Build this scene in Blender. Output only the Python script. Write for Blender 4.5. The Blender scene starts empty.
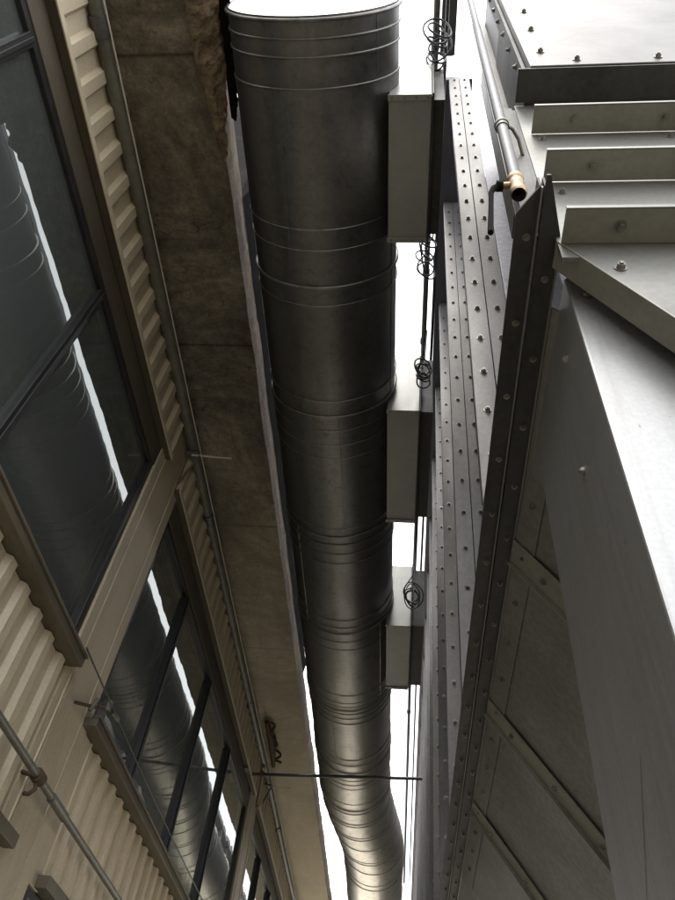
import bpy, math, random
from mathutils import Vector, Matrix, noise
random.seed(7)
CZ = 1.6                      # eye height above the ground; coordinates below are measured from the eye, z up, y along the alley
scene = bpy.context.scene
col = scene.collection

# ------------------------------------------------------------------ materials
def nt(m):
    m.use_nodes = True
    t = m.node_tree; t.nodes.clear()
    out = t.nodes.new('ShaderNodeOutputMaterial')
    b = t.nodes.new('ShaderNodeBsdfPrincipled')
    t.links.new(b.outputs[0], out.inputs[0])
    return t, b, out

def mapped(t, scale=(1, 1, 1)):
    tc = t.nodes.new('ShaderNodeTexCoord'); mp = t.nodes.new('ShaderNodeMapping')
    mp.inputs['Scale'].default_value = scale
    t.links.new(tc.outputs['Object'], mp.inputs[0]); return mp.outputs[0]

def noise_n(t, vec, scale, detail=4, rough=.6, dist=0):
    n = t.nodes.new('ShaderNodeTexNoise'); n.inputs['Scale'].default_value = scale
    n.inputs['Detail'].default_value = detail; n.inputs['Roughness'].default_value = rough
    n.inputs['Distortion'].default_value = dist
    t.links.new(vec, n.inputs['Vector']); return n.outputs['Fac']

def ramp(t, fac, stops):
    r = t.nodes.new('ShaderNodeValToRGB'); e = r.color_ramp.elements
    while len(e) < len(stops): e.new(.5)
    for i, (p, c) in enumerate(stops):
        e[i].position = p; e[i].color = (c[0], c[1], c[2], 1)
    t.links.new(fac, r.inputs[0]); return r.outputs[0]

def mix(t, fac, a, b, mode='MIX'):
    m = t.nodes.new('ShaderNodeMix'); m.data_type = 'RGBA'; m.blend_type = mode
    if isinstance(fac, float): m.inputs[0].default_value = fac
    else: t.links.new(fac, m.inputs[0])
    for i, x in ((6, a), (7, b)):
        if isinstance(x, tuple): m.inputs[i].default_value = (*x, 1)
        else: t.links.new(x, m.inputs[i])
    return m.outputs[2]

def rng(t, fac, a, b):
    m = t.nodes.new('ShaderNodeMapRange'); m.inputs[3].default_value = a; m.inputs[4].default_value = b
    t.links.new(fac, m.inputs[0]); return m.outputs[0]

def bump(t, b, h, strength=.3, dist=.01):
    n = t.nodes.new('ShaderNodeBump'); n.inputs['Strength'].default_value = strength
    n.inputs['Distance'].default_value = dist
    t.links.new(h, n.inputs['Height']); t.links.new(n.outputs[0], b.inputs['Normal'])

def metal(name, lo, hi, rough=(.3, .5), metallic=.9, stretch=(1, 1, 1), spangle=40, stain=(.5, .45, .4), stain_amt=.35, b_amt=.08, big=1.6, sp=.16):
    m = bpy.data.materials.new(name); t, b, o = nt(m)
    v = mapped(t, stretch); v1 = mapped(t)
    n1 = noise_n(t, v, 2.2, 5, .65, .3); n2 = noise_n(t, v1, spangle, 2, .5); n3 = noise_n(t, v1, big, 6, .7, .6)
    c = ramp(t, n1, [(.3, lo), (.72, hi)])
    c = mix(t, sp, c, ramp(t, n2, [(.35, (.25, .25, .25)), (.65, (.9, .9, .9))]), 'OVERLAY')
    f = ramp(t, n3, [(.5, (0, 0, 0)), (.75, (stain_amt,) * 3)])
    c = mix(t, f, c, tuple(a * q for a, q in zip(lo, stain)))
    t.links.new(c, b.inputs['Base Color']); b.inputs['Metallic'].default_value = metallic
    t.links.new(rng(t, n1, rough[1], rough[0]), b.inputs['Roughness'])
    bump(t, b, n1, b_amt, .02)
    return m

def paint(name, c0, c1, rough=.6, scale=3, stretch=(1, 1, 1), dirt=(.08, .065, .045), dirt_amt=.5, grain=.15):
    m = bpy.data.materials.new(name); t, b, o = nt(m)
    v = mapped(t, stretch); v1 = mapped(t)
    n1 = noise_n(t, v, scale, 6, .65, .4); n2 = noise_n(t, v1, 60, 3, .6); n3 = noise_n(t, v, scale * .6, 7, .75, 1.0)
    c = ramp(t, n1, [(.3, c0), (.7, c1)])
    f = ramp(t, n3, [(.5, (0, 0, 0)), (.78, (dirt_amt,) * 3)])
    c = mix(t, f, c, dirt)
    c = mix(t, grain, c, ramp(t, n2, [(.3, (.3, .3, .3)), (.7, (.8, .8, .8))]), 'OVERLAY')
    t.links.new(c, b.inputs['Base Color']); b.inputs['Roughness'].default_value = rough
    bump(t, b, n2, .12, .004)
    return m

def concrete(name, base, dark, light, joints=False):
    m = bpy.data.materials.new(name); t, b, o = nt(m)
    v = mapped(t)
    n1 = noise_n(t, v, 1.1, 8, .72, .8); n2 = noise_n(t, v, 9, 8, .7, .3); n3 = noise_n(t, mapped(t, (1, .25, 1)), 3.2, 5, .7, 1.6)
    n4 = noise_n(t, v, 70, 4, .7)
    c = ramp(t, n1, [(.32, dark), (.5, base), (.72, light)])
    c = mix(t, .6, c, ramp(t, n2, [(.32, (.18, .17, .15)), (.68, (.82, .81, .77))]), 'OVERLAY')
    c = mix(t, .5, c, ramp(t, noise_n(t, v, 42, 6, .8), [(.35, (.25, .25, .24)), (.65, (.75, .75, .73))]), 'OVERLAY')
    vo = t.nodes.new('ShaderNodeTexVoronoi'); vo.feature = 'DISTANCE_TO_EDGE'; vo.inputs['Scale'].default_value = .8
    wp = t.nodes.new('ShaderNodeVectorMath'); wp.operation = 'ADD'; nv_ = t.nodes.new('ShaderNodeTexNoise'); nv_.inputs['Scale'].default_value = 5; nv_.inputs['Detail'].default_value = 6
    t.links.new(v, nv_.inputs['Vector']); sc_ = t.nodes.new('ShaderNodeVectorMath'); sc_.operation = 'SCALE'; sc_.inputs['Scale'].default_value = .5; t.links.new(nv_.outputs['Color'], sc_.inputs[0])
    t.links.new(v, wp.inputs[0]); t.links.new(sc_.outputs[0], wp.inputs[1]); t.links.new(wp.outputs[0], vo.inputs['Vector'])
    ck = ramp(t, vo.outputs['Distance'], [(0, (.7, .7, .7)), (.006, (0, 0, 0))])
    c = mix(t, ck, c, tuple(q * .4 for q in dark))
    c = mix(t, ramp(t, n3, [(.6, (0, 0, 0)), (.66, (.55, .55, .55)), (.7, (0, 0, 0))]), c, dark)
    if joints:
        tc = t.nodes.new('ShaderNodeTexCoord'); s = t.nodes.new('ShaderNodeSeparateXYZ'); t.links.new(tc.outputs['Object'], s.inputs[0])
        a = t.nodes.new('ShaderNodeMath'); a.operation = 'PINGPONG'; a.inputs[1].default_value = 1.05
        ad = t.nodes.new('ShaderNodeMath'); ad.operation = 'ADD'; ad.inputs[1].default_value = -.95 + 21
        t.links.new(s.outputs[1], ad.inputs[0]); t.links.new(ad.outputs[0], a.inputs[0])
        j = ramp(t, a.outputs[0], [(0, (.75, .75, .75)), (.018, (0, 0, 0))])
        c = mix(t, j, c, tuple(q * .35 for q in dark))
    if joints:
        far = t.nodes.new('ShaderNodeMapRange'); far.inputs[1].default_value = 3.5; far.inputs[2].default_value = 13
        t.links.new(s.outputs[1], far.inputs[0]); c = mix(t, far.outputs[0], c, mix(t, .85, c, (.80, .69, .50), 'SCREEN'))  # far end paled to stand in for daylight from the alley's open end
    t.links.new(c, b.inputs['Base Color']); b.inputs['Roughness'].default_value = .92
    ad2 = t.nodes.new('ShaderNodeMath'); ad2.operation = 'ADD'; t.links.new(n2, ad2.inputs[0]); t.links.new(n4, ad2.inputs[1])
    bump(t, b, ad2.outputs[0], .6, .02)
    return m

M = {}
def duct_metal(name, lo, hi, rough):
    m = metal(name, lo, hi, rough, .92, (1, .12, 1), 30, (.8, .74, .6), .5, .05, .9, .10)
    t = m.node_tree; b = t.nodes['Principled BSDF']
    src = b.inputs['Base Color'].links[0].from_socket
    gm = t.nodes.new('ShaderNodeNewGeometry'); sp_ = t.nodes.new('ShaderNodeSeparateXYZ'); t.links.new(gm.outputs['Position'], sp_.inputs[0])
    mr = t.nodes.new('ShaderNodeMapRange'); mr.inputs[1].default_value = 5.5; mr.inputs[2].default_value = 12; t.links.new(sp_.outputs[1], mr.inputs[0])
    c = mix(t, mr.outputs[0], src, mix(t, .8, src, (.88, .85, .76), 'SCREEN'))  # far stretch painted lighter, as if lit by bright ground beyond
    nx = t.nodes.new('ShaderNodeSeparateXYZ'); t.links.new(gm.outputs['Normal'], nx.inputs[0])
    flank_shade = t.nodes.new('ShaderNodeMapRange'); flank_shade.inputs[1].default_value = -.45; flank_shade.inputs[2].default_value = -.85; flank_shade.inputs[3].default_value = 0; flank_shade.inputs[4].default_value = .9
    t.links.new(nx.outputs[0], flank_shade.inputs[0]); c = mix(t, flank_shade.outputs[0], c, (.022, .021, .019))  # shade painted onto the side facing the windows
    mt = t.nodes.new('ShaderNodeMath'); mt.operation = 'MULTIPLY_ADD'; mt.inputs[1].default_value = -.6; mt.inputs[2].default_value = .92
    t.links.new(flank_shade.outputs[0], mt.inputs[0]); t.links.new(mt.outputs[0], b.inputs['Metallic'])
    ro = b.inputs['Roughness'].links[0].from_socket; t.links.new(mix(t, flank_shade.outputs[0], ro, (.8, .8, .8)), b.inputs['Roughness'])
    b.inputs['Specular IOR Level'].default_value = .25
    v = mapped(t); st = noise_n(t, mapped(t, (5, 5, .8)), 2.5, 6, .75, .5)
    c = mix(t, ramp(t, st, [(.52, (0, 0, 0)), (.70, (.5, .5, .5))]), c, tuple(q * .45 for q in lo))
    t.links.new(c, b.inputs['Base Color'])
    dents = noise_n(t, v, 1.7, 2, .5); fine = noise_n(t, mapped(t, (1, .3, 1)), 9, 3, .5)
    ad = t.nodes.new('ShaderNodeMath'); ad.operation = 'MULTIPLY_ADD'; ad.inputs[1].default_value = .12
    t.links.new(fine, ad.inputs[0]); t.links.new(dents, ad.inputs[2])
    bump(t, b, ad.outputs[0], .35, .05)
    return m
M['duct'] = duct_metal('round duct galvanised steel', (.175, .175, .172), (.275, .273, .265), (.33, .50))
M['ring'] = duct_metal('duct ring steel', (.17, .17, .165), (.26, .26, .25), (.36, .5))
M['duct_cap'] = metal('duct cap steel', (.16, .16, .165), (.28, .28, .29), (.4, .6), .7, (9, 1, .3), 30, (.6, .6, .6), .6)
M['galv'] = metal('galvanised panel steel', (.12, .118, .117), (.215, .210, .205), (.45, .62), .65, (1, 1, .3), 50, (.6, .55, .5), .5, .05, 1.1, .12)
M['galv_lav'] = metal('dull violet grey panel steel', (.30, .30, .33), (.40, .40, .43), (.5, .6), .7)
M['galv_warm'] = metal('galvanised ledge steel', (.17, .172, .158), (.235, .237, .218), (.45, .6), .7, (.4, 1, 1), 60, (.7, .65, .55), .4, .02, 3, .08)
M['galv_dark'] = metal('dull galvanised beam steel', (.05, .05, .05), (.088, .088, .086), (.5, .68), .7, (1, .2, 1))
M['hopper'] = metal('dull galvanised hopper steel', (.175, .178, .166), (.24, .243, .228), (.48, .65), .7, (1, 1, .5))
M['rib'] = metal('olive galvanised rib steel', (.225, .225, .198), (.31, .31, .275), (.5, .65), .6, (1, 1, 1), 60, (.6, .5, .4), .4, .02, 3, .08)
M['chute'] = metal('grey galvanised chute steel', (.30, .305, .305), (.38, .385, .385), (.42, .52), .75, (1, 1, .15), 90, (.8, .75, .68), .35, .006, 1.2, .06)
t = M['chute'].node_tree; b = t.nodes['Principled BSDF']; src = b.inputs['Base Color'].links[0].from_socket
stk = noise_n(t, mapped(t, (9, 9, .35)), 2.2, 6, .75, .2); sp2 = noise_n(t, mapped(t, (1, 1, .6)), 55, 2, .9)
c = mix(t, ramp(t, stk, [(.5, (0, 0, 0)), (.72, (.45, .45, .45))]), src, (.22, .20, .17))
c = mix(t, ramp(t, sp2, [(.70, (0, 0, 0)), (.74, (.6, .6, .6))]), c, (.13, .12, .10))
t.links.new(c, b.inputs['Base Color'])
M['bolt'] = metal('zinc bolt steel', (.17, .165, .15), (.36, .35, .32), (.35, .55), .85, (1, 1, 1), 300, (.5, .35, .2), .5, .02, 9)
M['upper'] = paint('dark violet grey paint', (.05, .05, .065), (.09, .09, .11), .5, 2)
M['post'] = metal('dark weathered angle steel', (.05, .05, .048), (.085, .085, .08), (.5, .65), .6)
M['casing'] = metal('galvanised casing steel', (.062, .060, .054), (.108, .105, .095), (.38, .52), .6, (1, 1, 1), 60, (.8, .75, .65), .4, .02, 2, .08)
M['box'] = metal('grey branch duct steel', (.30, .305, .29), (.38, .385, .37), (.5, .65), .6, (1, 1, .4), 80, (.7, .68, .62), .45, .03, 2.2, .06)
M['rubber'] = paint('black rubber', (.012, .012, .014), (.03, .03, .034), .7, 4, dirt=(.05, .045, .04), dirt_amt=.3)
M['pipe'] = metal('grey steel pipe', (.085, .085, .088), (.145, .145, .148), (.45, .6), .8, (1, 1, .3))
M['brass'] = metal('aged brass', (.24, .17, .10), (.38, .29, .18), (.4, .55), .85)
M['clad'] = paint('cream painted cladding steel', (.50, .435, .315), (.62, .545, .405), .42, 2.5, (1, 1, .25), dirt_amt=.45)
M['column'] = paint('beige painted column', (.39, .335, .24), (.50, .435, .32), .5, 2.2, (1, 1, .25), dirt_amt=.5)
M['lintel'] = paint('brown flashing', (.050, .041, .027), (.088, .073, .050), .6, 3, (1, .3, 1))
M['sill'] = paint('weathered olive sill steel', (.075, .066, .045), (.15, .13, .092), .5, 4, (1, .3, 1))
M['frame'] = paint('black window frame', (.010, .010, .011), (.022, .022, .022), .4, 4, dirt=(.06, .055, .045), dirt_amt=.25)
M['conduit'] = paint('dull grey conduit', (.09, .09, .075), (.16, .155, .13), .45, 6)
M['cablelight'] = paint('pale cable', (.5, .48, .42), (.62, .6, .54), .4, 6, dirt_amt=.2)
M['rust'] = paint('rusty iron', (.045, .026, .016), (.095, .055, .033), .8, 12)
M['blackcable'] = paint('dark cable', (.015, .017, .022), (.05, .055, .065), .4, 8)
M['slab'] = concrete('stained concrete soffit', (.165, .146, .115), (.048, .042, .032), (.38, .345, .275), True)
M['slabedge'] = concrete('pale concrete edge', (.165, .128, .082), (.085, .064, .04), (.24, .19, .125))
M['rubble'] = concrete('broken concrete', (.22, .17, .12), (.07, .05, .035), (.42, .35, .27))
M['ground'] = concrete('yard concrete', (.42, .37, .29), (.30, .26, .20), (.50, .45, .36))
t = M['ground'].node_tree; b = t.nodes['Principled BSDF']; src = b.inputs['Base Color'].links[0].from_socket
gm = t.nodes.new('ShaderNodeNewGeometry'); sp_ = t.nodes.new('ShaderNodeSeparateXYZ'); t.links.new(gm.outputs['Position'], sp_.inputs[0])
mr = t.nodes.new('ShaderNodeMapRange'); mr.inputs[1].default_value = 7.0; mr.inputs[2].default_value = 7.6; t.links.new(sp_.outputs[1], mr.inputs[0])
t.links.new(mix(t, mr.outputs[0], mix(t, 1.0, src, (.42, .42, .42), 'MULTIPLY'), mix(t, .4, src, (.75, .68, .55), 'SCREEN')), b.inputs['Base Color'])  # unseen ground: near part darkened, far part paled to steer bounce light
M['sky_block'] = paint('near black added wall', (.005, .005, .005), (.010, .009, .008), .95, 2)  # near black so the added wall reads as shade under open sky
M['tar'] = paint('black bitumen', (.006, .006, .006), (.012, .011, .010), .95, 6, dirt=(.02, .017, .013), dirt_amt=.3)
for k_ in ('tar', 'sky_block'):
    if k_ in M: M[k_].node_tree.nodes['Principled BSDF'].inputs['Specular IOR Level'].default_value = .08
M['inside'] = paint('unlit interior', (.015, .015, .015), (.03, .03, .03), .9, 1)

def glass_mats():
    m = bpy.data.materials.new('tinted reflective glass'); t, b, o = nt(m)
    b.inputs['Base Color'].default_value = (.105, .122, .116, 1); b.inputs['Roughness'].default_value = .5  # pale diffuse base paints in the haze of reflected light
    g = t.nodes.new('ShaderNodeBsdfGlossy'); g.inputs['Roughness'].default_value = .012; g.inputs['Color'].default_value = (.90, .94, .91, 1)
    v = mapped(t); h = noise_n(t, v, 2.6, 2, .5)
    bn = t.nodes.new('ShaderNodeBump'); bn.inputs['Strength'].default_value = .05; bn.inputs['Distance'].default_value = .012
    t.links.new(h, bn.inputs['Height']); t.links.new(bn.outputs[0], g.inputs['Normal'])
    fr = t.nodes.new('ShaderNodeFresnel'); fr.inputs[0].default_value = 1.9
    tr = t.nodes.new('ShaderNodeBsdfTransparent'); tr.inputs[0].default_value = (.5, .55, .54, 1)
    mx0 = t.nodes.new('ShaderNodeMixShader'); mx0.inputs[0].default_value = .55
    t.links.new(tr.outputs[0], mx0.inputs[1]); t.links.new(b.outputs[0], mx0.inputs[2])
    ml = t.nodes.new('ShaderNodeMath'); ml.operation = 'MULTIPLY_ADD'; ml.inputs[1].default_value = .8; ml.inputs[2].default_value = .08
    t.links.new(fr.outputs[0], ml.inputs[0])
    mx = t.nodes.new('ShaderNodeMixShader'); t.links.new(ml.outputs[0], mx.inputs[0])
    t.links.new(mx0.outputs[0], mx.inputs[1]); t.links.new(g.outputs[0], mx.inputs[2]); t.links.new(mx.outputs[0], o.inputs[0])
    m2 = bpy.data.materials.new('inner glass'); t, b, o = nt(m2)
    b.inputs['Base Color'].default_value = (.010, .013, .013, 1); b.inputs['Roughness'].default_value = .03
    b.inputs['Specular IOR Level'].default_value = .9
    return m, m2
M['glass'], M['glass2'] = glass_mats()

# ------------------------------------------------------------------ geometry helpers
class MB:
    def __init__(s): s.v = []; s.f = []; s.sm = []
    def add(s, vs, fs, smooth=False):
        o = len(s.v); s.v += [tuple(p) for p in vs]
        for f in fs: s.f.append(tuple(i + o for i in f)); s.sm.append(smooth)
        return s
    def box(s, x0, x1, y0, y1, z0, z1):
        v = [(x, y, z) for x in (x0, x1) for y in (y0, y1) for z in (z0, z1)]
        return s.add(v, [(0, 1, 3, 2), (4, 6, 7, 5), (0, 4, 5, 1), (2, 3, 7, 6), (0, 2, 6, 4), (1, 5, 7, 3)])
    def prism(s, poly, d):                 # poly: 3-D points, d: extrusion vector
        n = len(poly); d = Vector(d)
        v = [Vector(p) for p in poly] + [Vector(p) + d for p in poly]
        return s.add(v, [tuple(range(n))[::-1], tuple(range(n, 2 * n))] + [(i, (i + 1) % n, n + (i + 1) % n, n + i) for i in range(n)])
    def sheet(s, line, d):                 # open polyline extruded along d
        n = len(line); d = Vector(d)
        v = [Vector(p) for p in line] + [Vector(p) + d for p in line]
        return s.add(v, [(i, i + 1, n + i + 1, n + i) for i in range(n - 1)])
    def tube(s, pts, r, n=12, caps=True, radii=None):
        pts = [Vector(p) for p in pts]; o = []
        prev = None; k = len(pts)
        for i, p in enumerate(pts):
            tg = (pts[min(i + 1, k - 1)] - pts[max(i - 1, 0)]).normalized()
            if prev is None:
                a = Vector((0, 0, 1)) if abs(tg.z) < .9 else Vector((1, 0, 0))
                u = (a - tg * a.dot(tg)).normalized()
            else: u = (prev - tg * prev.dot(tg)).normalized()
            prev = u; w = tg.cross(u); rr = radii[i] if radii else r
            o += [p + (u * math.cos(2 * math.pi * j / n) + w * math.sin(2 * math.pi * j / n)) * rr for j in range(n)]
        fs = [(i * n + j, i * n + (j + 1) % n, (i + 1) * n + (j + 1) % n, (i + 1) * n + j) for i in range(k - 1) for j in range(n)]
        s.add(o, fs, True)
        if caps: s.add(o[:n], [tuple(range(n))[::-1]]); s.add(o[-n:], [tuple(range(n))])
        return s
    def bolt(s, p, nrm, r=.009, h=.008):
        p = Vector(p); nrm = Vector(nrm).normalized(); q = nrm.to_track_quat('Z', 'Y').to_matrix()
        def ring(rad, z, n, a0=0): return [p + q @ Vector((rad * math.cos(a0 + 2 * math.pi * i / n), rad * math.sin(a0 + 2 * math.pi * i / n), z)) for i in range(n)]
        def cyl(rad, z0, z1, n, a0=0):
            v = ring(rad, z0, n, a0) + ring(rad * (.9 if n == 6 else 1), z1, n, a0)
            s.add(v, [tuple(range(n, 2 * n))] + [(i, (i + 1) % n, n + (i + 1) % n, n + i) for i in range(n)])
        a0 = random.random() * 1.5
        cyl(r * 1.38, 0, h * .22, 14); cyl(r, h * .22, h * 1.15, 6, a0); cyl(r * .5, h * 1.15, h * 1.5, 8)
        return s

def empty(name, label, cat, loc, group=None, rotz=0):
    o = bpy.data.objects.new(name, None); col.objects.link(o)
    o.location = (loc[0], loc[1], loc[2] + CZ); o.rotation_euler = (0, 0, rotz); o.empty_display_size = .2
    tag(o, label, cat, group); o['org'] = loc
    return o
def tag(o, label=None, cat=None, group=None, kind=None):
    if label: o['label'] = label
    if cat: o['category'] = cat
    if group: o['group'] = group
    if kind: o['kind'] = kind
    return o
def origin(p):
    q = Vector((0, 0, 0))
    while p is not None: q = q + Vector(p.get('org', (0, 0, 0))); p = p.parent
    return q
def obj(name, mb, mat, parent=None, bevel=0, base=None):
    """mesh from eye coordinates; top-level objects get their own base point"""
    if parent is None and base is None: base = Vector(mb.v[0])
    off = origin(parent) if parent is not None else Vector(base)
    me = bpy.data.meshes.new(name); me.from_pydata([tuple(Vector(p) - off) for p in mb.v], [], mb.f)
    for i, p in enumerate(me.polygons): p.use_smooth = mb.sm[i]
    me.update(); me.materials.append(M[mat] if isinstance(mat, str) else mat)
    o = bpy.data.objects.new(name, me); col.objects.link(o)
    if parent is not None: o.parent = parent
    else: o.location = (off.x, off.y, off.z + CZ)
    if bevel:
        b = o.modifiers.new('bevel', 'BEVEL'); b.width = bevel; b.segments = 2; b.limit_method = 'ANGLE'; b.angle_limit = .6
    return o

# ------------------------------------------------------------------ ground
g = MB(); g.add([(-250, -250, -CZ), (250, -250, -CZ), (250, 250, -CZ), (-250, 250, -CZ)], [(0, 1, 2, 3)])
tag(obj('ground', g, 'ground', base=(0, 0, -CZ)), kind='structure')

# ------------------------------------------------------------------ left building
XW = -2.0
bld = empty('factory_building', 'cream ribbed steel clad building with tinted windows, on the left under the concrete slab', 'building', (XW, 0, -CZ))
def corr(y0, y1, z0, z1, x, d=.030, pitch=.21, ph=0):
    ln = []; y = y0; k = 0
    pts = [(y0, 0)]
    n = int((y1 - y0) / pitch) + 2
    for i in range(-1, n):
        a = y0 + ph + i * pitch
        for q, h in ((0, 0), (.095, 0), (.120, 1), (.185, 1), (.21, 0)): pts.append((a + q, h))
    pts = sorted(p for p in pts if y0 <= p[0] <= y1)
    clean = []
    for p in pts:
        if not clean or p[0] - clean[-1][0] > 1e-4: clean.append(p)
    m = MB(); m.sheet([(x + h * d, y, z0) for y, h in clean], (0, 0, z1 - z0)); return m

SLAB_Z = 4.85
col_c = [-2.1 - 6, -2.1, 3.92, 9.92, 15.92]
core = MB(); core.box(-10, XW - .32, -8.5, 17.4, -CZ, SLAB_Z - .002)
obj('interior_wall', core, 'inside', bld)
for c in col_c:
    m = MB(); m.box(XW - .12, XW + .03, c - .29, c + .29, -CZ, SLAB_Z - .003)
    cl = obj('column', m, 'column', bld, .006)
    m = MB(); m.box(XW - .119, XW + .027, c + .2905, c + .44, 1.2655, 2.115); obj('cover_plate', m, 'column', cl, .004)
    m = MB()
    for dy in (-.17, .17): m.box(XW + .0302, XW + .036, c + dy - .012, c + dy + .012, -CZ, SLAB_Z - .01)
    obj('seam_strip', m, 'column', cl)
for i in range(len(col_c) - 1):
    y0 = col_c[i] + .29; y1 = col_c[i + 1] - .29
    # top cladding strip, drip edge and lintel
    t = obj('upper_cladding', corr(y0 - .12, y1 + .12, 4.24, SLAB_Z - .004, XW + .045, ph=.07), 'clad', bld)
    m = MB(); m.box(XW + .076, XW + .086, y0 - .12, y1 + .12, 4.215, 4.262); obj('drip_edge', m, 'clad', t, .002)
    m = MB(); m.box(XW + .0205, XW + .0755, y0 - .12, y1 + .12, 4.2225, 4.237); obj('closing_strip', m, 'lintel', t)
    m = MB(); yy = y0 + .05
    while yy < y1: m.bolt((XW + .0455, yy, 4.33), (1, 0, 0), .008, .006); m.bolt((XW + .0455, yy, 4.76), (1, 0, 0), .008, .006); yy += .42
    tag(obj('screw', m, 'bolt', t), kind='stuff')
    m = MB(); m.box(XW - .10, XW + .02, y0, y1, 4.02, 4.221); obj('lintel', m, 'lintel', bld, .004)
    # lower cladding (spandrel)
    t = obj('lower_cladding', corr(y0 + .10, y1 + .14, 1.34, 2.225 if i != 2 else 2.115, XW + .008, ph=.05), 'clad', bld)
    m = MB(); m.box(XW - .02, XW + .10, y0 + .08, y1 + .13, 1.27, 1.335); obj('base_flashing', m, 'sill', t, .003)
    # sill
    sz = 2.23 if i != 2 else 2.12
    ys = y0 - .10 if i == 2 else y0 - .02
    m = MB(); m.box(XW - .06, XW + .115, ys, y1 + .015, sz, sz + .055)
    m.box(XW + .07, XW + .130, ys, y1 + .015, sz + .056, sz + .075); obj('sill', m, 'sill', bld, .005)
    # window rows
    for (z0, z1) in ((sz + .058, 4.02), (-.55, 1.265)):
        fr = MB(); w = .07
        X0, X1 = XW - .07, XW + .012
        fr.box(X0, X1, y0, y0 + w, z0, z1); fr.box(X0, X1, y1 - w, y1, z0, z1)
        fr.box(X0, X1, y0 + w, y1 - w, z1 - .05, z1); fr.box(X0, X1, y0 + w, y1 - w, z0, z0 + .05)
        win = obj('window', fr, 'frame', bld, .004)
        ms = [y0 + 1.03, y0 + 2.37, y0 + 3.80] if i >= 2 else [y1 - 4.36, y1 - 2.94, y1 - 1.50]
        ed = [y0 + w] + ms + [y1 - w]
        for a in ms:
            q = MB(); q.box(X0 + .01, X1 + .006, a - .035, a + .035, z0 + .05, z1 - .05); q.box(X1 + .0065, X1 + .02, a - .012, a + .012, z0 + .05, z1 - .05)
            obj('mullion', q, 'frame', win, .003)
        for a, b in zip(ed[:-1], ed[1:]):
            tl = random.uniform(-.0012, .0012)
            q = MB(); q.add([(XW - .018, a, z0 + .03), (XW - .018 + tl, b, z0 + .03), (XW - .018 + tl, b, z1 - .03), (XW - .018, a, z1 - .03)], [(0, 1, 2, 3)])
            q2 = MB(); q2.add([(XW - .095, a, z0 + .03), (XW - .095, b, z0 + .03), (XW - .095, b, z1 - .03), (XW - .095, a, z1 - .03)], [(0, 1, 2, 3)])
            obj('pane', q, 'glass', win); obj('inner_pane', q2, 'glass2', win)
    # plinth
    m = MB(); m.box(XW - .12, XW, y0, y1, -CZ, -.56); obj('plinth', m, 'column', bld, .005)

m = MB(); m.box(-9.9, -1.46, 2.15, 8.6, SLAB_Z + .32, 8.6); obj('added_upper_wall', m, 'sky_block', bld)  # added wall, set close to keep sky light off the duct flank
# concrete slab oversailing the wall: soffit + paler, slightly wandering edge face
ny = 240; ya, yb = .42, 16.9
def edge_x(y, k): return -1.292 + .012 * noise.noise(Vector((y * 1.7, k * 3, 1))) + .006 * noise.noise(Vector((y * 9, k * 5, 2)))
m = MB(); vs = []
for i in range(ny + 1):
    y = ya + (yb - ya) * i / ny
    vs += [(-10, y, SLAB_Z), (edge_x(y, 0), y, SLAB_Z)]
m.add(vs, [(2 * i, 2 * i + 1, 2 * i + 3, 2 * i + 2) for i in range(ny)])
m.box(-10, -1.36, ya, yb, SLAB_Z + .004, SLAB_Z + .31)
slab = obj('concrete_slab', m, 'slab', base=(-1.9, 0, SLAB_Z))
tag(slab, 'long stained concrete slab overhanging the clad wall, between the wall and the big round duct', 'slab')
m = MB(); vs = []
for i in range(ny + 1):
    y = ya + (yb - ya) * i / ny
    vs += [(edge_x(y, 0) + .0005, y, SLAB_Z - .001), (edge_x(y, 1) + .008, y, SLAB_Z + .12), (edge_x(y, 2) + .002, y, SLAB_Z + .30), (-1.5, y, SLAB_Z + .31)]
m.add(vs, [(4 * i + j, 4 * i + j + 1, 4 * i + j + 5, 4 * i + j + 4) for i in range(ny) for j in range(3)])
slab['org'] = (-1.9, 0, SLAB_Z)
obj('slab_edge', m, 'slabedge', slab)
m = MB(); vs = []; N2 = 260
for i in range(N2 + 1):
    y = 1.95 + 6.2 * i / N2; h = .03 * noise.noise(Vector((y * 4, 9, 1))) + .02 * noise.noise(Vector((y * 23, 3, 1)))
    up = min(1, (y - 1.9) * 3) * min(1, (8.2 - y) * .8)
    xx = -1.284 + .008 * noise.noise(Vector((y * 3, 5, 5)))
    vs += [(xx, y, SLAB_Z + .27), (xx + .022, y, SLAB_Z + .40 + h), (xx + .006, y, SLAB_Z + .40 + .20 * up + h)]
m.add(vs, [(3 * i + j, 3 * i + j + 1, 3 * i + j + 4, 3 * i + j + 3) for i in range(N2) for j in range(2)])
obj('roofing_upstand', m, 'tar', slab)
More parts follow.
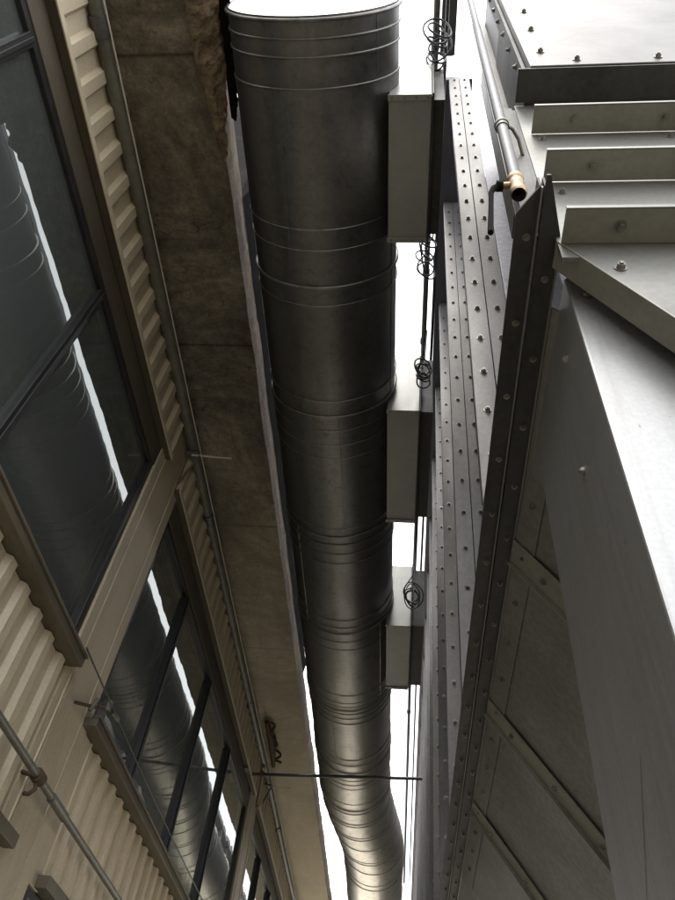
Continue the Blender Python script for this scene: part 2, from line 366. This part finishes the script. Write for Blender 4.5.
# crumbling lip near the end
m = MB(); vs = []; nu, nv = 90, 14
for i in range(nu + 1):
    y = .35 + 1.25 * i / nu; wd = .085 * max(0, min(1, (1.62 - y) * 1.6)) + .012
    for j in range(nv + 1):
        a = math.pi * (j / nv) * 1.15 - .3
        p = Vector((-1.30 - wd * .15 + wd * math.cos(a), y, SLAB_Z - .0 - wd * .75 * math.sin(a)))
        nn = noise.fractal(Vector((p.x * 14, y * 14, p.z * 14)), 1, 2, 5)
        vs.append(p + Vector((.5, 0, -.8)) * nn * .045)
m.add(vs, [(i * (nv + 1) + j, i * (nv + 1) + j + 1, (i + 1) * (nv + 1) + j + 1, (i + 1) * (nv + 1) + j) for i in range(nu) for j in range(nv)], False)
obj('crumbling_lip', m, 'rubble', slab)
m = MB(); vs = []
for i in range(60):
    y = .3 + 1.05 * i / 59; q = .05 * noise.noise(Vector((y * 12, 4, 0))) + .03 * noise.noise(Vector((y * 31, 4, 0)))
    tp = 1 - max(0, (y - .9) / .45) ** 2
    vs += [(-1.25, y, SLAB_Z + .1), (-1.19 + .25 * q, y, SLAB_Z - .0), (-1.19 + (.055 + q * .6) * tp, y, SLAB_Z - .03 + q * .3)]
m.add(vs, [(3 * i + j, 3 * i + j + 1, 3 * i + j + 4, 3 * i + j + 3) for i in range(59) for j in range(2)])
tag(obj('torn_membrane', m, 'tar'), 'torn black membrane hanging off the crumbling slab edge beside the duct end', 'membrane')

# ------------------------------------------------------------------ round duct
DZ, DR = 4.83, .50
def dx(y):
    t = max(0, min(1, (y - 10.3) / 2.6)); t = t * t * (3 - 2 * t)
    return -.644 + .25 * t
duct = empty('round_duct', 'huge round galvanised steel duct running overhead along the alley, bending right far away', 'duct', (-.644, .68, DZ))
joints = [.68, 1.04, 1.98, 3.35, 4.68, 6.14, 7.62, 9.15, 10.25, 10.7, 11.15, 11.6, 12.05, 12.5, 13.0, 14.5, 16.5, 18.5]
NS = 72
def circ(y, r, x=None, z=DZ):
    x = dx(y) if x is None else x
    return [(x + r * math.sin(2 * math.pi * j / NS), y, z - r * math.cos(2 * math.pi * j / NS)) for j in range(NS)]
def rev(prof):                      # [(y, r)]
    m = MB(); vs = []
    for y, r in prof: vs += circ(y, r)
    k = len(prof)
    return m.add(vs, [(i * NS + j, i * NS + (j + 1) % NS, (i + 1) * NS + (j + 1) % NS, (i + 1) * NS + j) for i in range(k - 1) for j in range(NS)], True)
for i in range(len(joints) - 1):
    a, b = joints[i], joints[i + 1]
    r = DR + (.0025 if i % 2 else 0)
    k = 8
    pr = [(a + (b - a) * q / k, r + .0012 * math.sin(q * 2.1 + i)) for q in range(k + 1)]
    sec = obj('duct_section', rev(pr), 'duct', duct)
    th = (.9, -.35, 1.25, .2, -.8)[i % 5]
    if b < 10.4:
        m = MB(); vs = []
        for y in (a + .02, b - .02):
            for dt, dr in ((-.022, .0005), (-.018, .004), (.018, .004), (.022, .0005)): vs.append((dx(y) + (r + dr) * math.sin(th + dt), y, DZ - (r + dr) * math.cos(th + dt)))
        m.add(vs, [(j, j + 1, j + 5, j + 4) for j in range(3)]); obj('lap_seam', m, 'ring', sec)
ringsY = [.70, .79, .88, 1.04, 1.86, 2.00, 2.26, 2.40, 3.21, 3.35, 3.49, 3.64, 3.78, 4.60, 4.70, 4.80, 4.93, 5.06,
          5.92, 6.04, 6.14, 6.28, 6.42, 7.30, 7.46, 7.54, 7.62, 7.70, 7.80, 7.92, 8.80, 8.95, 9.15, 9.25, 9.36, 9.48, 9.60, 10.05, 10.25, 10.36, 10.7,
          10.78, 11.15, 11.24, 11.6, 12.05, 12.14, 12.5, 13.0, 13.2, 14.5, 14.7, 16.5]
big = {.70, 2.26, 3.35, 4.70, 6.14, 7.62, 9.15, 10.25}
for y in ringsY:
    h, w = (.017, .010) if y in big else (.009, .007)
    pr = [(y - w, DR - .002), (y - w, DR + h * .6), (y - w * .5, DR + h), (y + w * .5, DR + h), (y + w, DR + h * .6), (y + w, DR - .002)]
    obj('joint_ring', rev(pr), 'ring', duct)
m = MB(); c = circ(.684, DR - .004)
vs = []; K = 6
for q in range(K + 1): vs += [(-.644 + (p[0] + .644) * (1 - q / K * .999), .684 + .02 * math.sin(q / K * 1.5), DZ + (p[2] - DZ) * (1 - q / K * .999)) for p in c]
m.add(vs, [(i * NS + j, i * NS + (j + 1) % NS, (i + 1) * NS + (j + 1) % NS, (i + 1) * NS + j) for i in range(K) for j in range(NS)], True)
obj('end_cap', m, 'duct_cap', duct)

# ------------------------------------------------------------------ branch boxes between duct and housing
for k, (y0, y1, lb) in enumerate([(1.125, 2.00, 'nearest and largest looking grey box duct beside the capped end of the round duct'),
                                  (3.40, 4.63, 'middle one of the three grey box ducts joining the round duct to the bolted wall'),
                                  (6.17, 7.34, 'farthest and smallest looking grey box duct between round duct and bolted wall')]):
    b = empty('branch_duct', lb, 'box duct', (-.19, y0, 4.5), 'grey box ducts joining the round duct to the housing')
    m = MB(); m.box(-.192, .062, y0, y1, 4.5, 5.3); obj('casing', m, 'box', b, .006)
    m = MB(); m.box(.0625, (.125 + .012 * y0) if k else .135, y0 + .03, y1 - .03, 4.53, 5.27); obj('flexible_collar', m, 'galv_dark', b)
    m = MB(); m.box(-.196, .058, y0 - .012, y0 + .022, 4.488, 4.4995); obj('rim', m, 'box', b, .0015)
    m = MB(); m.box(-.196, .058, y1 - .022, y1 + .012, 4.488, 4.4995); obj('rim', m, 'box', b, .0015)
    m = MB()
    for yy in (y0 + .006, y1 - .006):
        for xx in (-.17, -.10, -.03, .035): m.bolt((xx, yy, 4.488), (0, 0, -1), .0055, .005)
    tag(obj('screw', m, 'bolt', b), kind='stuff')
    m = MB(); m.box(.0622, .072, y0 - .02, y1 + .02, 4.48, 5.32); obj('flange', m, 'galv_dark', b, .002)

# ------------------------------------------------------------------ bolted filter housing on the right (own axes, turned slightly)
HX, HY = .25, .80
hs = empty('filter_housing', 'tall bolted galvanised filter housing with flanged panels and sloping hopper on the right', 'filter housing', (HX, HY, -CZ), None, math.radians(-.6))
XP = .25; ZB = 1.82; ZT = 7.3
bolts = []                       # (pos, normal, radius, keep)
seams = [1.68 + 1.15 * k for k in range(20)]
for k, a in enumerate(seams):
    q = a + 1.15
    m = MB(); m.box(.418, .424, a + .05, q + .05, ZB + .03, ZT - .1); pn = obj('wall_panel', m, 'galv', hs)
    for x0, x1 in ((.236, .3225), (.3265, .417)):
        bl = [(x0, a, 1.725), (.2525, a, ZB + .016)] if x0 < .3 else [(x0, a, ZB + .02)]
        m = MB(); m.prism(bl + [(x1, a, ZB + .02), (x1, a, ZT), (x0, a, ZT)], (0, .006, 0))
        if x0 < .3: m.box(x0, x0 + .006, a + .0062, a + .05, ZB - .05, ZT); m.box(x1 - .005, x1, a + .0062, a + .06, ZB + .02, ZT)
        else: m.box(x0, x0 + .005, a + .0062, a + .06, ZB + .02, ZT)
        fl = obj('bolted_flange', m, 'galv', pn, .0015 if k < 4 else 0)
    z = 1.98 + (.07 if k % 2 else 0)
    while z < ZT - .05:
        bolts.append(((.280, a, z), (0, -1, 0), .0115)); bolts.append(((.372, a, z + .004), (0, -1, 0), .0115)); z += .262
m = MB(); m.box(.4173, .70, 1.672, 1.68, ZB + .03, 6.66); obj('end_panel', m, 'galv_lav', hs, .003)
m = MB(); m.box(.62, 3.8, 2.0, 24.6, ZB + .03, 7.1); obj('body', m, 'galv', hs)

m = MB(); m.box(.19, .45, 1.69, 24.6, ZT + .002, ZT + .10); obj('edge_gutter', m, 'upper', hs, .004)
m = MB(); m.box(.285, .3445, .80, .81, ZB + .009, 3.0); obj('corner_post', m, 'post', hs, .001)
# double bottom beam
for nm in (0, 1):
    x0, x1 = (XP, .3065) if nm == 0 else (.3135, .368)
    if nm == 0: poly = [(x0, .735), (x1, .66), (x1, 24.5), (x0, 24.5)]
    else: poly = [(x0, .64), (.324, .64), (x1, .795), (x1, 24.5), (x0, 24.5)]
    m = MB(); m.prism([(x, y, ZB) for x, y in poly], (0, 0, .008)); m.box(x1 - .006 if not nm else x0, x1 if not nm else x0 + .006, .67, 24.5, ZB + .0082, ZB + .07)
    o = obj('bottom_flange', m, 'galv_dark', hs)
    m = MB()
    if nm == 0: m.box(x1 - .004, x1 + .0, .665, 24.4, ZB - .015, ZB - .0002)
    else: m.box(x1 - .002, x1 + .003, .80, 24.4, ZB - .014, ZB + .02)
    obj('rolled_edge', m, 'galv_warm', o)
    y = .80 + nm * .12
    while y < 14: bolts.append((((x0 + x1) / 2 + (.004 if y > .7 else -.006), y, ZB), (0, 0, -1), .0075)); y += .255
# near end: dark corner post, left side face
m = MB()
m.box(.345, .356, .802, 1.0, ZB + .01, 2.98)
o = obj('side_panel', m, 'galv_dark', hs)
m = MB(); m.box(.318, .3445, .955, .965, ZB + .01, 5.6); m.box(.3445, .40, .9551, .9649, 3.06, 5.6); obj('corner_angle', m, 'galv', hs, .001)
for z in (1.98, 2.2, 2.42, 2.66, 2.86): bolts.append(((.345, .85, z), (-1, 0, 0), .0095))
# front plate with horizontal flanged ledges
FY = .80
m = MB(); m.box(.357, 2.2, FY, FY + .012, 1.70, 3.03)
fp = obj('front_plate', m, 'galv_warm', hs)
m = MB()   # triangular continuation of the plate down the hopper slope
s = 2.0
m.prism([(.362, FY - .002, 1.790), (2.2, FY - .002, 1.790), (2.2, FY - .002, 1.790 - s * .6), (.362 + .6, FY - .002, 1.790 - s * .6)], (0, .008, 0))
tri = obj('gusset_plate', m, 'galv_warm', hs)
dirv = Vector((1, 0, -s)).normalized(); nrm = Vector((-s, 0, -1)).normalized()
m = MB(); p0 = Vector((.359, FY - .003, 1.795))
m.prism([p0, p0 + dirv * 1.3, p0 + dirv * 1.3 + nrm * .006, p0 + nrm * .006], (0, .075, 0)); obj('sloped_flange', m, 'rib', tri, .0015)
bolts.append(((.483, FY - .002, 1.636), (0, -1, 0), .0115, 1)); bolts.append(((.62, FY - .002, 1.42), (0, -1, 0), .0115, 1))
for z, xl in ((2.67, .384), (2.21, .370), (1.774, .364)):
    m = MB(); m.box(xl, 2.2, FY - .092, FY - .0025, z, z + .006)
    o = obj('ledge_flange', m, 'rib', hs, .0015)
    m = MB(); m.box(xl, 2.2, FY - .096, FY - .0923, z - .002, z + .014); obj('rolled_edge', m, 'galv_warm', o, .001)
    x = xl + .137
    while x < 1.8: bolts.append(((x, FY - .047, z), (0, 0, -1), .0115, 1)); x += .30
for z in (2.648, 2.16):
    x = .415
    while x < 1.9: bolts.append(((x, FY - .0001, z - .035), (0, -1, 0), .0095, 1)); x += .42
# upper box above the ledges
m = MB(); m.box(.405, 2.3, .666, 1.35, 3.05, 5.6); o = obj('upper_casing', m, 'casing', hs, .004)
for p in ((.486, 4.137), (.474, 3.701), (.466, 3.27)): bolts.append(((p[0], .6655, p[1]), (0, -1, 0), .0115, 1))
x = .50
while x < 1.9: bolts.append(((x + .085, .6655, 3.12), (0, -1, 0), .0115, 1)); x += .297
m = MB(); m.box(.388, .4035, .70, .78, 3.0505, 5.6); obj('side_flange', m, 'galv_dark', o, .002)
z = 3.05
while z < 5.5: bolts.append(((.388, .74, z), (-1, 0, 0), .0105)); z += .33
m = MB(); m.box(.36, 1.6, .672, .79, 3.035, 3.0455); obj('soffit_plate', m, 'galv_dark', o)
m = MB(); m.box(.396, .41, .781, .955, 3.05, 4.4); obj('inner_side', m, 'galv_dark', o)

# hopper side
S = 1.40
def hp(x, y, off=0):     # point on the hopper slope, off = towards the alley
    n = Vector((-S, 0, -1)).normalized()
    return Vector((x, y, ZB + .002 - S * (x - .370))) + n * off
m = MB(); L = .95
m.add([hp(.370, 1.0), hp(.370 + L, 1.0), hp(.370 + L, 5.15), hp(.370, 5.15)], [(0, 1, 2, 3)])
m.add([hp(.370 + L, 1.0), hp(.370 + L, 5.15), hp(.370 + L, 5.15) + Vector((1, 0, .0)), hp(.370 + L, 1.0) + Vector((1, 0, 0))], [(0, 1, 2, 3)])
m.add([hp(.370, 5.15), hp(.370 + L, 5.15), hp(.370 + L, 5.15) + Vector((3, 0, 0)), Vector((3.4, 5.15, ZB))], [(0, 1, 2, 3)])
hop = obj('hopper', m, 'hopper', hs)
n_h = Vector((-S, 0, -1)).normalized(); d_h = Vector((1, 0, -S)).normalized()
m = MB(); a = hp(.374, 1.0, .006); m.prism([a, a + d_h * .105, a + d_h * .105 - n_h * .005, a - n_h * .005], (0, 4.1, 0)); obj('top_band', m, 'hopper', hop, .001)
y = 1.2
while y < 5: bolts.append((tuple(hp(.374, y, .006) + d_h * .06), tuple(n_h), .010, 1)); y += .26
for yr in (1.93, 2.99, 4.02):
    m = MB(); a = hp(.376, yr, .014)
    m.prism([a, a + d_h * 1.55, a + d_h * 1.55 - n_h * .006, a - n_h * .006], (0, .115, 0))
    e = Vector((0, .1152, 0))
    m.prism([a + e - n_h * .006, a + e + d_h * 1.55 - n_h * .006, a + e + d_h * 1.55 + n_h * .016, a + e + n_h * .016], (0, .005, 0))
    rb = obj('stiffener_rib', m, 'rib', hop, .0015)
    q = .17
    while q < 1.5: bolts.append((tuple(a + Vector((0, .060, 0)) + d_h * q), tuple(n_h), .0105, 1)); q += .27
m = MB(); m.box(.37, 3.6, 5.16, 24.5, ZB + .01, ZB + .02); obj('floor_plate', m, 'galv_dark', hs)

# bolts: the hundred that show largest as parts, the rest as one
Rz = Matrix.Rotation(math.radians(-.6), 3, 'Z')
f_px = 717.0
RX = Vector((0.99436629, -0.03201042, 0.10104955))  # placeholder, replaced below by the camera rows
def unit(v): return v.normalized()
Yc = unit(Vector((383 - 337.5, -(1300 - 450), -f_px))); Zc = Vector((430 - 337.5, -(-160 - 450), -f_px)).normalized(); Zc = unit(Zc - Yc * Zc.dot(Yc)); Xc = Yc.cross(Zc)
def in_view(p):
    w = Rz @ (Vector(p) - Vector((HX, HY, 0))) + Vector((HX, HY, 0))
    c = Xc * w.x + Yc * w.y + Zc * w.z
    if c.z > -.1: return None
    u = 337.5 + c.x / -c.z * f_px; v = 450 - c.y / -c.z * f_px
    return (-c.z) if (-5 < u < 680 and -5 < v < 905) else None
sc = []
for b in bolts:
    d = in_view(b[0])
    sc.append((b[2] / d * (1.6 if len(b) > 3 else 1)) if d else 0)
order = sorted(range(len(bolts)), key=lambda i: -sc[i])
rest = MB()
for k, i in enumerate(order):
    b = bolts[i]
    if k < 100 and sc[i] > 0:
        m = MB(); m.bolt(b[0], b[1], b[2], b[2] * 1.0); obj('bolt', m, 'bolt', hs)
    else: rest.bolt(b[0], b[1], b[2], .009)
tag(obj('bolt', rest, 'bolt', hs), kind='stuff')

# ------------------------------------------------------------------ square chute standing under the housing end
ch = empty('steel_chute', 'broad smooth grey rectangular steel chute dropping from under the housing ledges', 'chute', (.39, .9, -CZ), None, 0)
m = MB(); m.box(.392, 1.35, .902, 1.47, -CZ, 1.80); obj('casing', m, 'chute', ch, .006)
m = MB(); m.box(.37, 1.37, .88, 1.49, -CZ, -CZ + .06); obj('base_flange', m, 'galv_dark', ch, .004)
m = MB(); m.bolt((.4335, .9015, 1.70), (0, -1, 0), .0115); obj('bolt', m, 'bolt', ch)
for (yy, zz) in ((1.03, 1.60), (1.10, 1.25)):
    m = MB(); m.bolt((.3915, yy, zz), (-1, 0, 0), .009); obj('bolt', m, 'bolt', ch)
for (a, b) in (((.3916, 1.18, -.02), (.3916, 1.24, -.38)),):
    pass

m = MB()
for (a, b, w_) in (((1.16, .62), (1.30, .42), .002), ((1.02, 1.10), (1.06, .98), .0012), ((1.30, .30), (1.33, .22), .0015)):
    m.add([(.3915, a[0], a[1]), (.3915, b[0], b[1]), (.3915, b[0] + w_, b[1] + .002), (.3915, a[0] + w_, a[1] + .002)], [(0, 1, 2, 3)])
tag(obj('scratch', m, 'galv_warm', ch), kind='stuff')
# ------------------------------------------------------------------ drain pipe with brass valve
pv = empty('drain_pipe', 'grey vertical pipe with a brass ball valve and black lever beside the housing corner', 'pipe', (.26, .72, 1.9))
m = MB(); m.tube([(.262, .72, 2.02), (.262, .72, 6.5)], .0175, 20); obj('tube', m, 'pipe', pv)
m = MB(); m.tube([(.262, .72, 2.50), (.262, .72, 2.515)], .024, 20); m.tube([(.262, .72, 2.475), (.262, .72, 2.499)], .021, 20)
m.tube([(.28, .72, 2.5), (.30, .735, 2.52), (.32, .76, 2.50), (.335, .80, 2.46)], .006, 10); obj('pipe_clamp', m, 'conduit', pv)
v_ = MB()
prof = [(1.905, .019), (1.912, .0225), (1.935, .0225), (1.94, .0195), (1.955, .0185), (1.965, .021), (1.99, .021), (1.995, .0185), (2.0, .0225), (2.022, .0225), (2.026, .018)]
def lathe(mb, prof, cx_, cy_, n=24, smooth=False):
    vs = []
    for z, r in prof: vs += [(cx_ + r * math.cos(2 * math.pi * j / n), cy_ + r * math.sin(2 * math.pi * j / n), z) for j in range(n)]
    mb.add(vs, [(i * n + j, i * n + (j + 1) % n, (i + 1) * n + (j + 1) % n, (i + 1) * n + j) for i in range(len(prof) - 1) for j in range(n)], True)
lathe(v_, prof, .262, .72, 16)
vb = obj('ball_valve', v_, 'brass', pv)
m = MB(); lathe(m, [(1.9052, .0185), (1.925, .0125), (1.96, .011)], .262, .72, 20); m.add([(.262 + .0112 * math.cos(a * .3142), .72 + .0112 * math.sin(a * .3142), 1.958) for a in range(20)], [tuple(range(20))]); obj('outlet', m, 'rubber', vb)
m = MB(); m.tube([(.245, .72, 1.972), (.222, .722, 1.972)], .010, 12); obj('stem', m, 'brass', vb)
m = MB(); m.tube([(.226, .722, 1.972), (.208, .722, 1.972)], .015, 6); m.tube([(.215, .722, 1.975), (.200, .722, 1.955), (.192, .722, 1.93), (.186, .722, 1.84), (.174, .722, 1.67)], .006, 10, radii=[.009, .009, .007, .0065, .0075])
obj('lever', m, 'tar', vb)

# ------------------------------------------------------------------ service lines and coils next to the branch ducts
def line(name, label, cat, pts, r, mat, group=None, n=12):
    m = MB(); m.tube(pts, r, n); o = obj(name, m, mat); tag(o, label, cat, group); return o
cb = empty('service_conduit', 'straight dark conduit running over the box ducts, along the bolted wall', 'conduit', (.05, 0, 5.46))
m = MB(); m.tube([(.075, -2.5, 5.46), (.095, 9.0, 5.46), (.15, 16, 5.46)], .022, 12); obj('tube', m, 'conduit', cb)
for y in (-.2, 1.05, 2.7, 3.35, 5.2, 7.6, 9.5):
    m = MB(); m.tube([(.077 + .002 * y, y - .03, 5.46), (.077 + .002 * y, y + .03, 5.46)], .029, 12); obj('coupling', m, 'pipe', cb)
line('service_conduit', 'thinner pale conduit closest to the bolted wall, running beside the dark one', 'conduit', [(.14, -2.5, 5.5), (.17, 8.0, 5.5), (.26, 16, 5.5)], .013, 'pipe')
m = MB(); m.box(.17, .315, -3.2, 1.66, 8.12, 8.30); m.box(.19, .30, 1.662, 1.67, 8.14, 8.28)
tag(obj('cable_tray', m, 'galv_dark', None, .004), 'dark straight cable trunking ending above the top of the bolted wall', 'cable tray')
def coil(name, label, c, r, turns, L, seed, pitchx=.0):
    random.seed(seed); pts = []; n = int(turns * 18)
    ph = random.random() * 6; rr = r
    for i in range(n + 1):
        a = ph + 2 * math.pi * i / 18
        rad = r * .72 * (.85 + .35 * math.sin(i * .131 + seed) * math.sin(i * .047 + 2 * seed) + .06 * math.sin(i * 1.1))
        pts.append((c[0] + rad * .85 * math.cos(a), c[1] + L * .5 * math.sin(i * .061 + seed) + .45 * rad * math.cos(a + .6 + i * .01), c[2] + rad * math.sin(a)))
    pts = [(c[0], c[1] - L, c[2] + r * 1.3)] + pts + [(c[0], c[1] + L, c[2] + r * 1.3)]
    random.seed(seed + 1)
    m = MB(); m.tube(pts, .0065, 8)
    for q in (0, 1): m.tube([(c[0] - .02 + .03 * q, c[1] - .02, c[2] + r * (.55 - .3 * q)), (c[0] + .01, c[1], c[2] + r * .75), (c[0] + .03, c[1] + .02, 5.45)], .005, 6)
    tag(obj(name, m, 'blackcable'), label, 'cable coil', 'coiled cables hanging beside the duct boxes')
coil('cable_coil', 'coiled dark cable at the top of the photo, just before the nearest box duct', (.09, 1.02, 5.3), .13, 6, .20, 3)
coil('cable_coil', 'coiled dark cable hanging just past the nearest box duct', (.075, 2.42, 5.2), .12, 6, .28, 5)
coil('cable_coil', 'greenish dark coiled cable hanging in front of the middle box duct', (.08, 3.22, 4.75), .10, 5, .14, 9)
coil('cable_coil', 'ring shaped coiled cable hanging in front of the farthest box duct', (.07, 5.98, 4.74), .15, 5, .10, 12)

# left wall services
cd = empty('wall_conduit', 'thick dull conduit running under the slab along the top of the clad wall', 'conduit', (-1.91, 0, 4.72))
m = MB(); m.tube([(-1.905 + .006 * math.sin(y * .8), y, 4.69 + .006 * math.sin(y * 1.3)) for y in [(-1 + q * .5) for q in range(37)]], .050, 16); obj('tube', m, 'conduit', cd)
for y in (.76, 4.9, 8.2, 11.9):
    m = MB(); m.tube([(-1.905, y - .06, 4.69), (-1.905, y + .06, 4.69)], .060, 16); obj('coupling', m, 'pipe', cd)
line('thin_cable', 'thin pale cable strung alongside the thick wall conduit under the slab', 'cable', [(-1.842 + .004 * math.sin(y * .7), y, 4.675 - .008 * math.sin(y * .52)) for y in [(-1 + q * .5) for q in range(37)]], .006, 'cablelight', None, 6)
for k, (y, lb) in enumerate(((4.03, 'thin steel strut bracket reaching over the slab from the head of the nearer wall column'), (10.3, 'thin steel strut bracket at the head of the farther wall column, beyond the tie rod'))):
    b = empty('strut_bracket', lb, 'bracket', (XW, y, 4.6), 'strut brackets at the column heads')
    m = MB(); m.tube([(XW + .035, y + .06, 4.30), (-1.83, y, 4.60)], .012, 8); obj('strut', m, 'conduit', b)
    m = MB(); m.tube([(-1.90, y - .01, 4.60), (-1.55, y + .02, 4.605)], .0085, 8); obj('rod', m, 'cablelight', b)
    m = MB(); m.box(-1.96, -1.84, y - .03, y + .03, 4.61, 4.63); obj('cleat', m, 'conduit', b, .003)
rp = empty('handrail_pipe', 'dark pipe held off the lower cladding by clamps, running across the bottom left', 'pipe', (-1.86, 3.7, 1.57))
m = MB(); m.tube([(-1.86, -3, 1.59), (-1.86, 3.6, 1.57), (-1.86, 14, 1.55)], .021, 14); obj('tube', m, 'conduit', rp)
for y in (3.62, 9.6):
    c = MB(); c.tube([(-1.86, y - .035, 1.57), (-1.86, y + .035, 1.57)], .036, 14); c.tube([(-1.86, y, 1.57), (-1.97, y + .02, 1.60)], .012, 8)
    c.tube([(-1.86, y - .01, 1.54), (-1.84, y - .02, 1.50), (-1.86, y - .03, 1.47), (-1.89, y - .02, 1.475)], .011, 8); obj('pipe_clamp', c, 'rust', rp)
m = MB(); m.tube([(-1.86, 3.85, 1.57), (-1.86, 4.10, 1.568)], .027, 14); obj('sleeve', m, 'conduit', rp)
line('sill_cable', 'thin dark cable strung from the nearer sill end along the farther window sill', 'cable', [(-1.862, y, 2.31 - .02 * math.sin((y - 3.5) * .9)) for y in [3.55 + .3 * q for q in range(24)]], .0055, 'blackcable', None, 6)
wb = empty('cable_bracket', 'small dark clamp bracket beside the lower end of the farther sill', 'bracket', (-1.95, 4.05, 2.2))
m = MB(); m.tube([(-1.95, 3.86, 2.13), (-1.88, 4.25, 2.30)], .011, 8); obj('arm', m, 'rust', wb)
m = MB(); m.tube([(-1.88, 4.18, 2.26), (-1.88, 4.18, 2.33)], .02, 10); m.tube([(-1.92, 4.02, 2.17), (-1.90, 4.04, 2.26)], .014, 8); m.tube([(-1.885, 4.26, 2.30), (-1.87, 4.36, 2.30)], .019, 10); obj('clamp', m, 'conduit', wb)

# tie rod across the alley
tr = empty('tie_rod', 'thin steel tie rod crossing the alley under the far part of the round duct', 'rod', (-1.9, 8.98, 4.22))
m = MB(); m.tube([(-1.93, 9.22, 4.26), (.28, 8.98, 4.26)], .020, 10); obj('tube', m, 'pipe', tr)
m = MB(); m.box(-1.98, -1.93, 8.93, 9.07, 4.20, 4.33); obj('end_plate', m, 'conduit', tr, .003)
m = MB(); m.tube([(-1.75, 8.97, 4.262), (-1.75, 9.03, 4.262)], .03, 10); obj('clamp', m, 'conduit', tr)
# rusty hanger under the slab
rh = empty('rusty_hanger', 'rust brown hanger fitting clinging under the slab just before the tie rod', 'hanger', (-1.72, 9.3, 4.8))
m = MB(); pts = []
for i in range(40):
    a = i * .5; pts.append((-1.73 + .05 * math.sin(a) + .02 * math.sin(a * 2.3), 8.85 + i * .028, 4.76 + .035 * math.cos(a)))
m.tube(pts, .018, 8); obj('twisted_strap', m, 'rust', rh)
m = MB(); m.tube([(-1.77, 8.8, 4.77), (-1.74, 9.3, 4.72), (-1.79, 9.95, 4.74)], .04, 10, radii=[.03, .05, .03]); obj('pipe_stub', m, 'rust', rh)

# ------------------------------------------------------------------ world, sun, camera
w = bpy.data.worlds.new('World'); scene.world = w; w.use_nodes = True
t = w.node_tree; t.nodes.clear()
out = t.nodes.new('ShaderNodeOutputWorld'); bg = t.nodes.new('ShaderNodeBackground'); sky = t.nodes.new('ShaderNodeTexSky')
sky.sky_type = 'NISHITA'; sky.sun_disc = False; sky.sun_elevation = math.radians(64); sky.sun_rotation = math.radians(188)
sky.air_density = 1.0; sky.dust_density = 4.0; sky.ozone_density = 1.0
hz = t.nodes.new('ShaderNodeHueSaturation'); hz.inputs['Saturation'].default_value = .22; hz.inputs['Value'].default_value = 1.0
t.links.new(sky.outputs[0], hz.inputs['Color'])
mixn = t.nodes.new('ShaderNodeMix'); mixn.data_type = 'RGBA'; mixn.inputs[0].default_value = .6; mixn.inputs[7].default_value = (16, 16, 16.6, 1)
t.links.new(hz.outputs[0], mixn.inputs[6]); t.links.new(mixn.outputs[2], bg.inputs[0]); bg.inputs[1].default_value = .27
t.links.new(bg.outputs[0], out.inputs[0])
sl = bpy.data.lights.new('sun', 'SUN'); sl.energy = 2.0; sl.angle = math.radians(14); sl.color = (1, .95, .87)
so = bpy.data.objects.new('sun', sl); col.objects.link(so)
el = math.radians(64); az = math.radians(188)      # azimuth clockwise from +Y: light comes from behind the camera
sd = Vector((math.sin(az) * math.cos(el), math.cos(az) * math.cos(el), math.sin(el)))
so.rotation_euler = sd.to_track_quat('Z', 'Y').to_euler(); so.location = (0, -5, 12)

cam = bpy.data.cameras.new('camera'); co = bpy.data.objects.new('camera', cam); col.objects.link(co)
cam.sensor_fit = 'VERTICAL'; cam.sensor_height = 36; cam.lens = f_px / 900 * 36; cam.clip_start = .02; cam.clip_end = 2000
R = Matrix(((Xc.x, Xc.y, Xc.z), (Yc.x, Yc.y, Yc.z), (Zc.x, Zc.y, Zc.z)))
co.matrix_world = Matrix.Translation((0, 0, CZ)) @ R.to_4x4()
scene.camera = co
scene.render.resolution_x = 768; scene.render.resolution_y = 1024
scene.view_settings.view_transform = 'Standard'; scene.view_settings.look = 'None'; scene.view_settings.exposure = 0
scene.cycles.max_bounces = 10; scene.cycles.glossy_bounces = 6; scene.cycles.diffuse_bounces = 5; scene.cycles.transparent_max_bounces = 8
for o in list(bpy.data.objects):
    if 'org' in o.keys(): del o['org']
